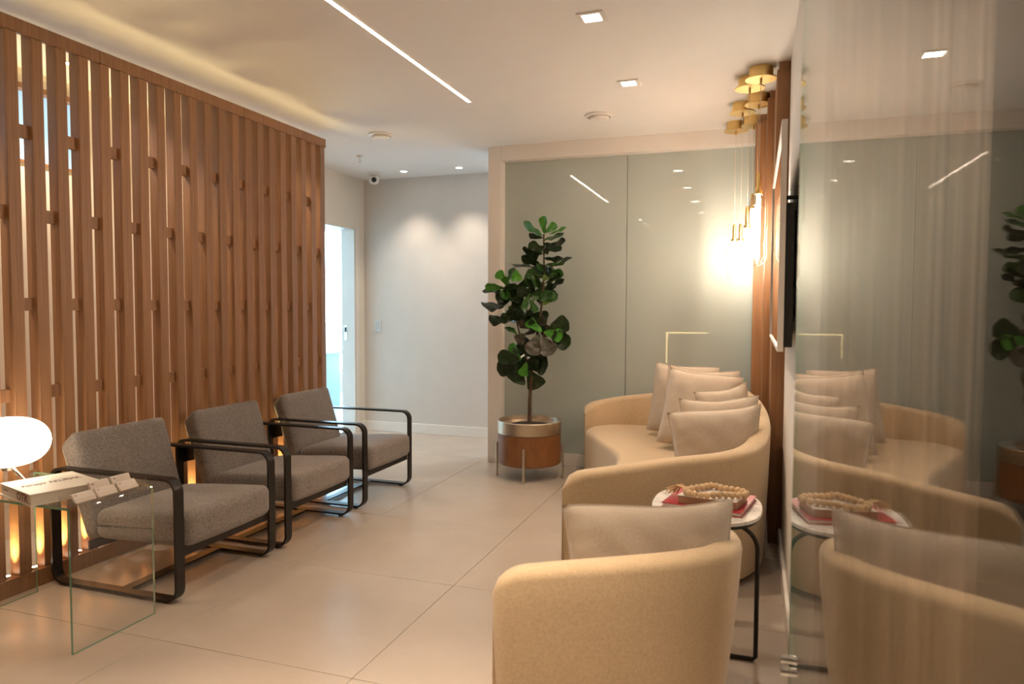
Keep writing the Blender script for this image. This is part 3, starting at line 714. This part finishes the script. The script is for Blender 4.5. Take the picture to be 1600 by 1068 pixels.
fig = thing('fiddle_leaf_fig', 'tall fiddle-leaf fig with glossy dark and bright green leaves in the walnut planter', 'plant', (PX, PYY, .43))
def stem(pts, r0, r1):
    P = catmull(pts, 8); n = len(P); return MB().tube([(p.x+PX, p.y+PYY, p.z) for p in P], [r0+(r1-r0)*k/(n-1) for k in range(n)], 9)
stem([(0, 0, .425), (.002, 0, .6), (.006, .01, .75), (.02, 0, .93), (.06, .01, 1.15), (.095, 0, 1.36), (.110, 0, 1.6), (.108, 0, 1.9)], .0165, .006).build('trunk', MAT['bark'], fig, smooth=True)
stem([(.006, .01, .76), (-.02, .0, .9), (-.072, 0, 1.08), (-.13, 0, 1.3), (-.175, -.01, 1.54)], .010, .004).build('branch', MAT['bark'], fig, smooth=True)
stem([(.02, 0, .93), (.07, -.02, 1.03), (.13, -.03, 1.14)], .009, .004).build('branch', MAT['bark'], fig, smooth=True)
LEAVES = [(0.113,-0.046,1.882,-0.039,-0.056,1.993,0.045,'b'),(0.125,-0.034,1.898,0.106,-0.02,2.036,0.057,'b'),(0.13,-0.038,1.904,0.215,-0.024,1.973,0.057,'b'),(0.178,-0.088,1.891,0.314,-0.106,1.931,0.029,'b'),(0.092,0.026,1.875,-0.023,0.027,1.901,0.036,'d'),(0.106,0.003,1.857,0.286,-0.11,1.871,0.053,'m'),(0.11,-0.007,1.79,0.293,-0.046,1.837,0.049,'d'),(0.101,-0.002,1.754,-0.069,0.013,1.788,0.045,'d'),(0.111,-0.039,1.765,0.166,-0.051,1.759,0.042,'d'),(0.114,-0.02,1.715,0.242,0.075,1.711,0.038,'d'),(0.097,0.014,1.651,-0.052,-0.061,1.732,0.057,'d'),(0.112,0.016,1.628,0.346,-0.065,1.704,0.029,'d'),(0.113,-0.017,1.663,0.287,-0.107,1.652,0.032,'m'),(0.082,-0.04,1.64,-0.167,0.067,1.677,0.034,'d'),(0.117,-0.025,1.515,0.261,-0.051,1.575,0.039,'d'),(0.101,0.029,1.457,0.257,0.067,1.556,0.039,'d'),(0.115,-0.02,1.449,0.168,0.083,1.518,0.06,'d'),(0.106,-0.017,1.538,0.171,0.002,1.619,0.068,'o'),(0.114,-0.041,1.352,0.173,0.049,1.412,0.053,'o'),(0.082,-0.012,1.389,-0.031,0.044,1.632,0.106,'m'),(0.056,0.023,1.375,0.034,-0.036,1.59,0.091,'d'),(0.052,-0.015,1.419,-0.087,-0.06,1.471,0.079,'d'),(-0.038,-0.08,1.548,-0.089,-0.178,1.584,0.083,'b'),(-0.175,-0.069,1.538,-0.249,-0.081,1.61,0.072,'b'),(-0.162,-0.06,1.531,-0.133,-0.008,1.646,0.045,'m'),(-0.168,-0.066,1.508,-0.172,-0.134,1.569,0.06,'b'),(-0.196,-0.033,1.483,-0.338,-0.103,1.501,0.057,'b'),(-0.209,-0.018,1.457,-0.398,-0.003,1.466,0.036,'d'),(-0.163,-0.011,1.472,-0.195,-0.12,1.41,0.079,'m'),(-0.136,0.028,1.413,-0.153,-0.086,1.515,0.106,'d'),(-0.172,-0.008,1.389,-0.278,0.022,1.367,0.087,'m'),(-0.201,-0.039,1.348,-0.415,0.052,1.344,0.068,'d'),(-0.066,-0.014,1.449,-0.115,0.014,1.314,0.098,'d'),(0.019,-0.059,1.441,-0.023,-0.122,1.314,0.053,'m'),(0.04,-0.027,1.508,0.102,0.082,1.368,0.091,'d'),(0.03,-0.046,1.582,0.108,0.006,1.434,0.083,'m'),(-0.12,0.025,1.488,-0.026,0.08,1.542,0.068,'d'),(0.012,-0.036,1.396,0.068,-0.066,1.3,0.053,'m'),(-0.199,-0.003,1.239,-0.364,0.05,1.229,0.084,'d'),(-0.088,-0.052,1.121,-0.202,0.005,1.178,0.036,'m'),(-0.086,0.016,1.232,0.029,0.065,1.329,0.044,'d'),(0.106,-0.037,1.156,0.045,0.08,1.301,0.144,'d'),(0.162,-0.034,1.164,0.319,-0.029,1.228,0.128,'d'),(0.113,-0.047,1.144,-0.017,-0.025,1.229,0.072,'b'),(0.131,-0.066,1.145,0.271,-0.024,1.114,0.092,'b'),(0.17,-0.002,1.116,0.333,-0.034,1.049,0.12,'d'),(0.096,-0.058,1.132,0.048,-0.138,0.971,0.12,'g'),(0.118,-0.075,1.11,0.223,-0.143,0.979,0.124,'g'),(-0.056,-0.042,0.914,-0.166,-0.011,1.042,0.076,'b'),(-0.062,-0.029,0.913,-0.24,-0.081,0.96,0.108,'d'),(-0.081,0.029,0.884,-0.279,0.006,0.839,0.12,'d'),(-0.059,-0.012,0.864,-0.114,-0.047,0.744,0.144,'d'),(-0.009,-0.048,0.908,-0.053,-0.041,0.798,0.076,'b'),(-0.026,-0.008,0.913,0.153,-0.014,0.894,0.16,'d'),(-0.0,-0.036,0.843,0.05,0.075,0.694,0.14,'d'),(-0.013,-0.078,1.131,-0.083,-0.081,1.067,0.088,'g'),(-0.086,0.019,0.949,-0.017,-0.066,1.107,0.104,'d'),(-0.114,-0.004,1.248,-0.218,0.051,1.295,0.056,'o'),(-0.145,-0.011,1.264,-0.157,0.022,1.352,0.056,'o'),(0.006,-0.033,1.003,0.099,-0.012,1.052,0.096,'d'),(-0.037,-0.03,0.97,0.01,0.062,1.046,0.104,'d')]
def leafmat(name, c0, c1, rough):
    m = NT(name); v = m.tex(); f = m.noise(v, 25, 4); m.link(m.ramp(f, [(.3, c0), (.7, c1)]), m.p.inputs['Base Color'])
    m.set(Roughness=rough, Specular_IOR_Level=.32); m.bump(m.noise(v, 60, 3), .2, .004)
    return m.mat
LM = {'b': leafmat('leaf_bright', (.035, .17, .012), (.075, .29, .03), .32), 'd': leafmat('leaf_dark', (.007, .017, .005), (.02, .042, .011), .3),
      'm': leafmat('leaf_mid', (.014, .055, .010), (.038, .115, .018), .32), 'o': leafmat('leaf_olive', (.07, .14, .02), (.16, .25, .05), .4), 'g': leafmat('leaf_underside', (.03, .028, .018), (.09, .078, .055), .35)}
VEIN = plain('leaf_vein', (.16, .24, .06), .5)
rnd = random.Random(8)
def FID(u):
    T = [(0, .05), (.08, .22), (.2, .48), (.35, .60), (.5, .74), (.65, .93), (.77, 1.0), (.88, .90), (.95, .62), (1, .12)]
    for (a, x), (b, y) in zip(T, T[1:]):
        if u <= b: return x+(y-x)*(u-a)/(b-a)
    return .1
fr_ = random.Random(21)
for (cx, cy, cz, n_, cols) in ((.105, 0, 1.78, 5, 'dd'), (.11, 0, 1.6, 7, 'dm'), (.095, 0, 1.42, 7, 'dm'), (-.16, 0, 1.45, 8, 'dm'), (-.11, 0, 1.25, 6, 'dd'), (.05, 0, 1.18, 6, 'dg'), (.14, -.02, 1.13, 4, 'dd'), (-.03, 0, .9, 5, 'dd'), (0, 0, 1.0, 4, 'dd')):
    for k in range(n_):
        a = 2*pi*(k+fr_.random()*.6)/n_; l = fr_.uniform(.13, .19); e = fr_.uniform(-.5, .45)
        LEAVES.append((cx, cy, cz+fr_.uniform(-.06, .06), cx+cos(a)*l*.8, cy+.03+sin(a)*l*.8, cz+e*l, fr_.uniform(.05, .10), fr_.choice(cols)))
viewd = Vector((PX, PYY, 0)).normalized()
for (ax, ay, az, bx_, by_, bz_, wap, col) in LEAVES:
    A = Vector((PX+ax, PYY+ay, az)); B = Vector((PX+bx_, PYY+by_, bz_)); ax_ = B-A; L = ax_.length; ax_.normalize()
    wap *= 1.12; wt = max(wap, .60*L); ct_ = min(1, wap/wt); tilt = math.acos(ct_)*(1 if rnd.random() < .8 else -1)
    side0 = ax_.cross(-viewd).normalized(); nrm0 = side0.cross(ax_).normalized()     # nrm0 faces the room
    sd = side0*cos(tilt)+nrm0*sin(tilt)*(1 if nrm0.z < .5 else 1); nr = sd.cross(ax_).normalized()
    nu, nv = 14, 6; mb = MB(); top = []; bot = []; ph = rnd.uniform(0, 6.28); cup = rnd.uniform(.10, .22); bend = rnd.uniform(-.10, .02)*L
    for i in range(nu+1):
        u = i/nu; wl_ = FID(u)*(1+.05*sin(7*u+ph))
        for j in range(nv+1):
            q = -1+2*j/nv; hw_ = wt/2*wl_
            p = A+ax_*(L*u)+sd*(q*hw_)+nr*(cup*hw_*q*q+.13*hw_*sin(13*u+ph+(2 if q > 0 else 0))*q*q+bend*4*u*(u-1)*-.25+.012*wt*cos(u*26)*(1-abs(q)))
            top.append(p); bot.append(p-nr*.0014)
    K = nv+1; n0 = (nu+1)*K
    fs = [(i*K+j, i*K+j+1, (i+1)*K+j+1, (i+1)*K+j) for i in range(nu) for j in range(nv)]
    fs += [tuple(n0+k for k in f[::-1]) for f in fs]
    ring = [j for j in range(K)]+[(i+1)*K-1 for i in range(1, nu+1)]+[nu*K+j for j in range(K-2, -1, -1)]+[i*K for i in range(nu-1, 0, -1)]
    fs += [(ring[k], n0+ring[k], n0+ring[(k+1) % len(ring)], ring[(k+1) % len(ring)]) for k in range(len(ring))]
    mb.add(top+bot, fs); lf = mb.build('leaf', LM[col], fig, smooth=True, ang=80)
    MB().tube([top[i*K+nv//2]+nr*.0004 for i in range(nu)], [.0022-.0016*i/nu for i in range(nu)], 5).build('midrib', VEIN if col in 'bmo' else LM['m'], fig).parent = lf

# ================================================================== PENDANTS
PD = [(.004, 4.30, 2.09, 1.98, 1.575), (-.057, 4.46, 1.927, 1.806, 1.551), (-.006, 4.82, 2.10, 1.99, 1.62), (-.106, 4.99, 1.885, 1.780, 1.54), (-.037, 5.36, 2.14, 2.04, 1.66), (-.16, 5.48, 1.939, 1.822, 1.534)]
NMS = ['nearest brass and glass capsule pendant, hanging highest beside the television', 'second pendant from the front, hanging lower and left of the nearest', 'third glass capsule pendant, hidden behind the nearest one', 'fourth glass capsule pendant, in the left row of the cluster', 'glass capsule pendant at the far end of the row along the wood panels', 'leftmost and farthest glass capsule pendant, close to the green glass']
tube_em = emit('pendant_filament', (1, .85, .68), 58)
for (x, y, z2, z1, z0), nm in zip(PD, NMS):
    t = thing('capsule_pendant', nm, 'pendant lamp', (x, y, H), 'glass capsule pendants')
    MB().lathe([(.066, -.0005), (.066, -.058), (.085, -.060), (.085, -.066), (.0001, -.064)], 36, (x, y, H)).build('canopy', MAT['brass'], t, smooth=True, ang=40)
    MB().lathe([(.007, -.064), (.007, -.088), (.003, -.094)], 12, (x, y, H)).build('cord_grip', MAT['brass'], t, smooth=True)
    MB().tube([(x, y, H-.09), (x, y, z2-.002)], .0018, 6).build('cord', plain('cord', (.75, .66, .52), .5), t)
    MB().lathe([(.004, z2+.012), (.012, z2), (.0125, z1+.022), (.021, z1+.020), (.021, z1+.002), (.012, z1)], 20, (x, y, 0)).build('socket', MAT['brass'], t, smooth=True, ang=40)
    R = .051; pr_ = [(.016, z1)]+[(R*sin(a), z1-R+R*cos(a)) for a in [.33+(pi/2-.33)*k/8 for k in range(9)]]+[(R*sin(a), z0+R+R*cos(a)) for a in [pi/2+pi/2*k/8 for k in range(9)]]
    pr_[-1] = (.0001, z0)
    MB().lathe(pr_, 32, (x, y, 0), cap=False).build('glass_capsule', MAT['bulbglass'], t, smooth=True)
    MB().lathe([(.008, z1-.004), (.0115, z1-.02), (.0115, z0+.055), (.007, z0+.045), (.0001, z0+.044)], 16, (x, y, 0)).build('light_tube', tube_em, t, smooth=True)

# ================================================================== TELEVISION
t = thing('television', 'white framed flat television on a wall bracket, seen almost edge-on', 'television', (.10, 3.37, 1.58))
TX, ty0, ty1, tz0, tz1 = .074, 2.65, 4.10, 1.178, 1.985
fm = MB(); b = .012
for a in ((ty0, ty0+b, tz0, tz1), (ty1-b, ty1, tz0, tz1), (ty0+b, ty1-b, tz0, tz0+b), (ty0+b, ty1-b, tz1-b, tz1)): fm.box(TX, TX+.020, a[0], a[1], a[2], a[3])
fm.build('bezel', MAT['trim'], t)
m = NT('tv_glass'); m.set(Base_Color=(.012, .013, .014, 1), Roughness=.05, Specular_IOR_Level=.6, Coat_Weight=1, Coat_Roughness=.01)
bx(TX+.006, TX+.012, ty0+b, ty1-b, tz0+b, tz1-b).build('screen', m.mat, t)
bx(TX+.0205, TX+.050, ty0+.012, ty1-.03, tz0+.015, 1.70).build('back_case', MAT['black'], t, bevel=.004)
bx(.148, WX-.0005, 2.70, 3.9, 1.64, 1.76).build('wall_plate', MAT['black'], t, bevel=.002)
for y in (2.80, 3.7):
    bx(.1245, .1475, y, y+.03, 1.62, 1.69).build('bracket_arm', MAT['black'], t, bevel=.002)
MB().tube([(.096, 2.72, 1.725), (.150, 2.72, 1.725)], .008, 8).build('tilt_rod', MAT['black'], t, smooth=True)
bx(.134, .1475, 2.695, 2.725, 1.66, 1.765).build('bracket_hook', MAT['black'], t, bevel=.002)
MB().tube([(.135, 2.75, 1.64), (.145, 2.76, 1.5), (.132, 2.74, 1.42), (.147, 2.77, 1.34), (.140, 2.8, 1.25)], .004, 8).build('cable', MAT['black'], t, smooth=True)
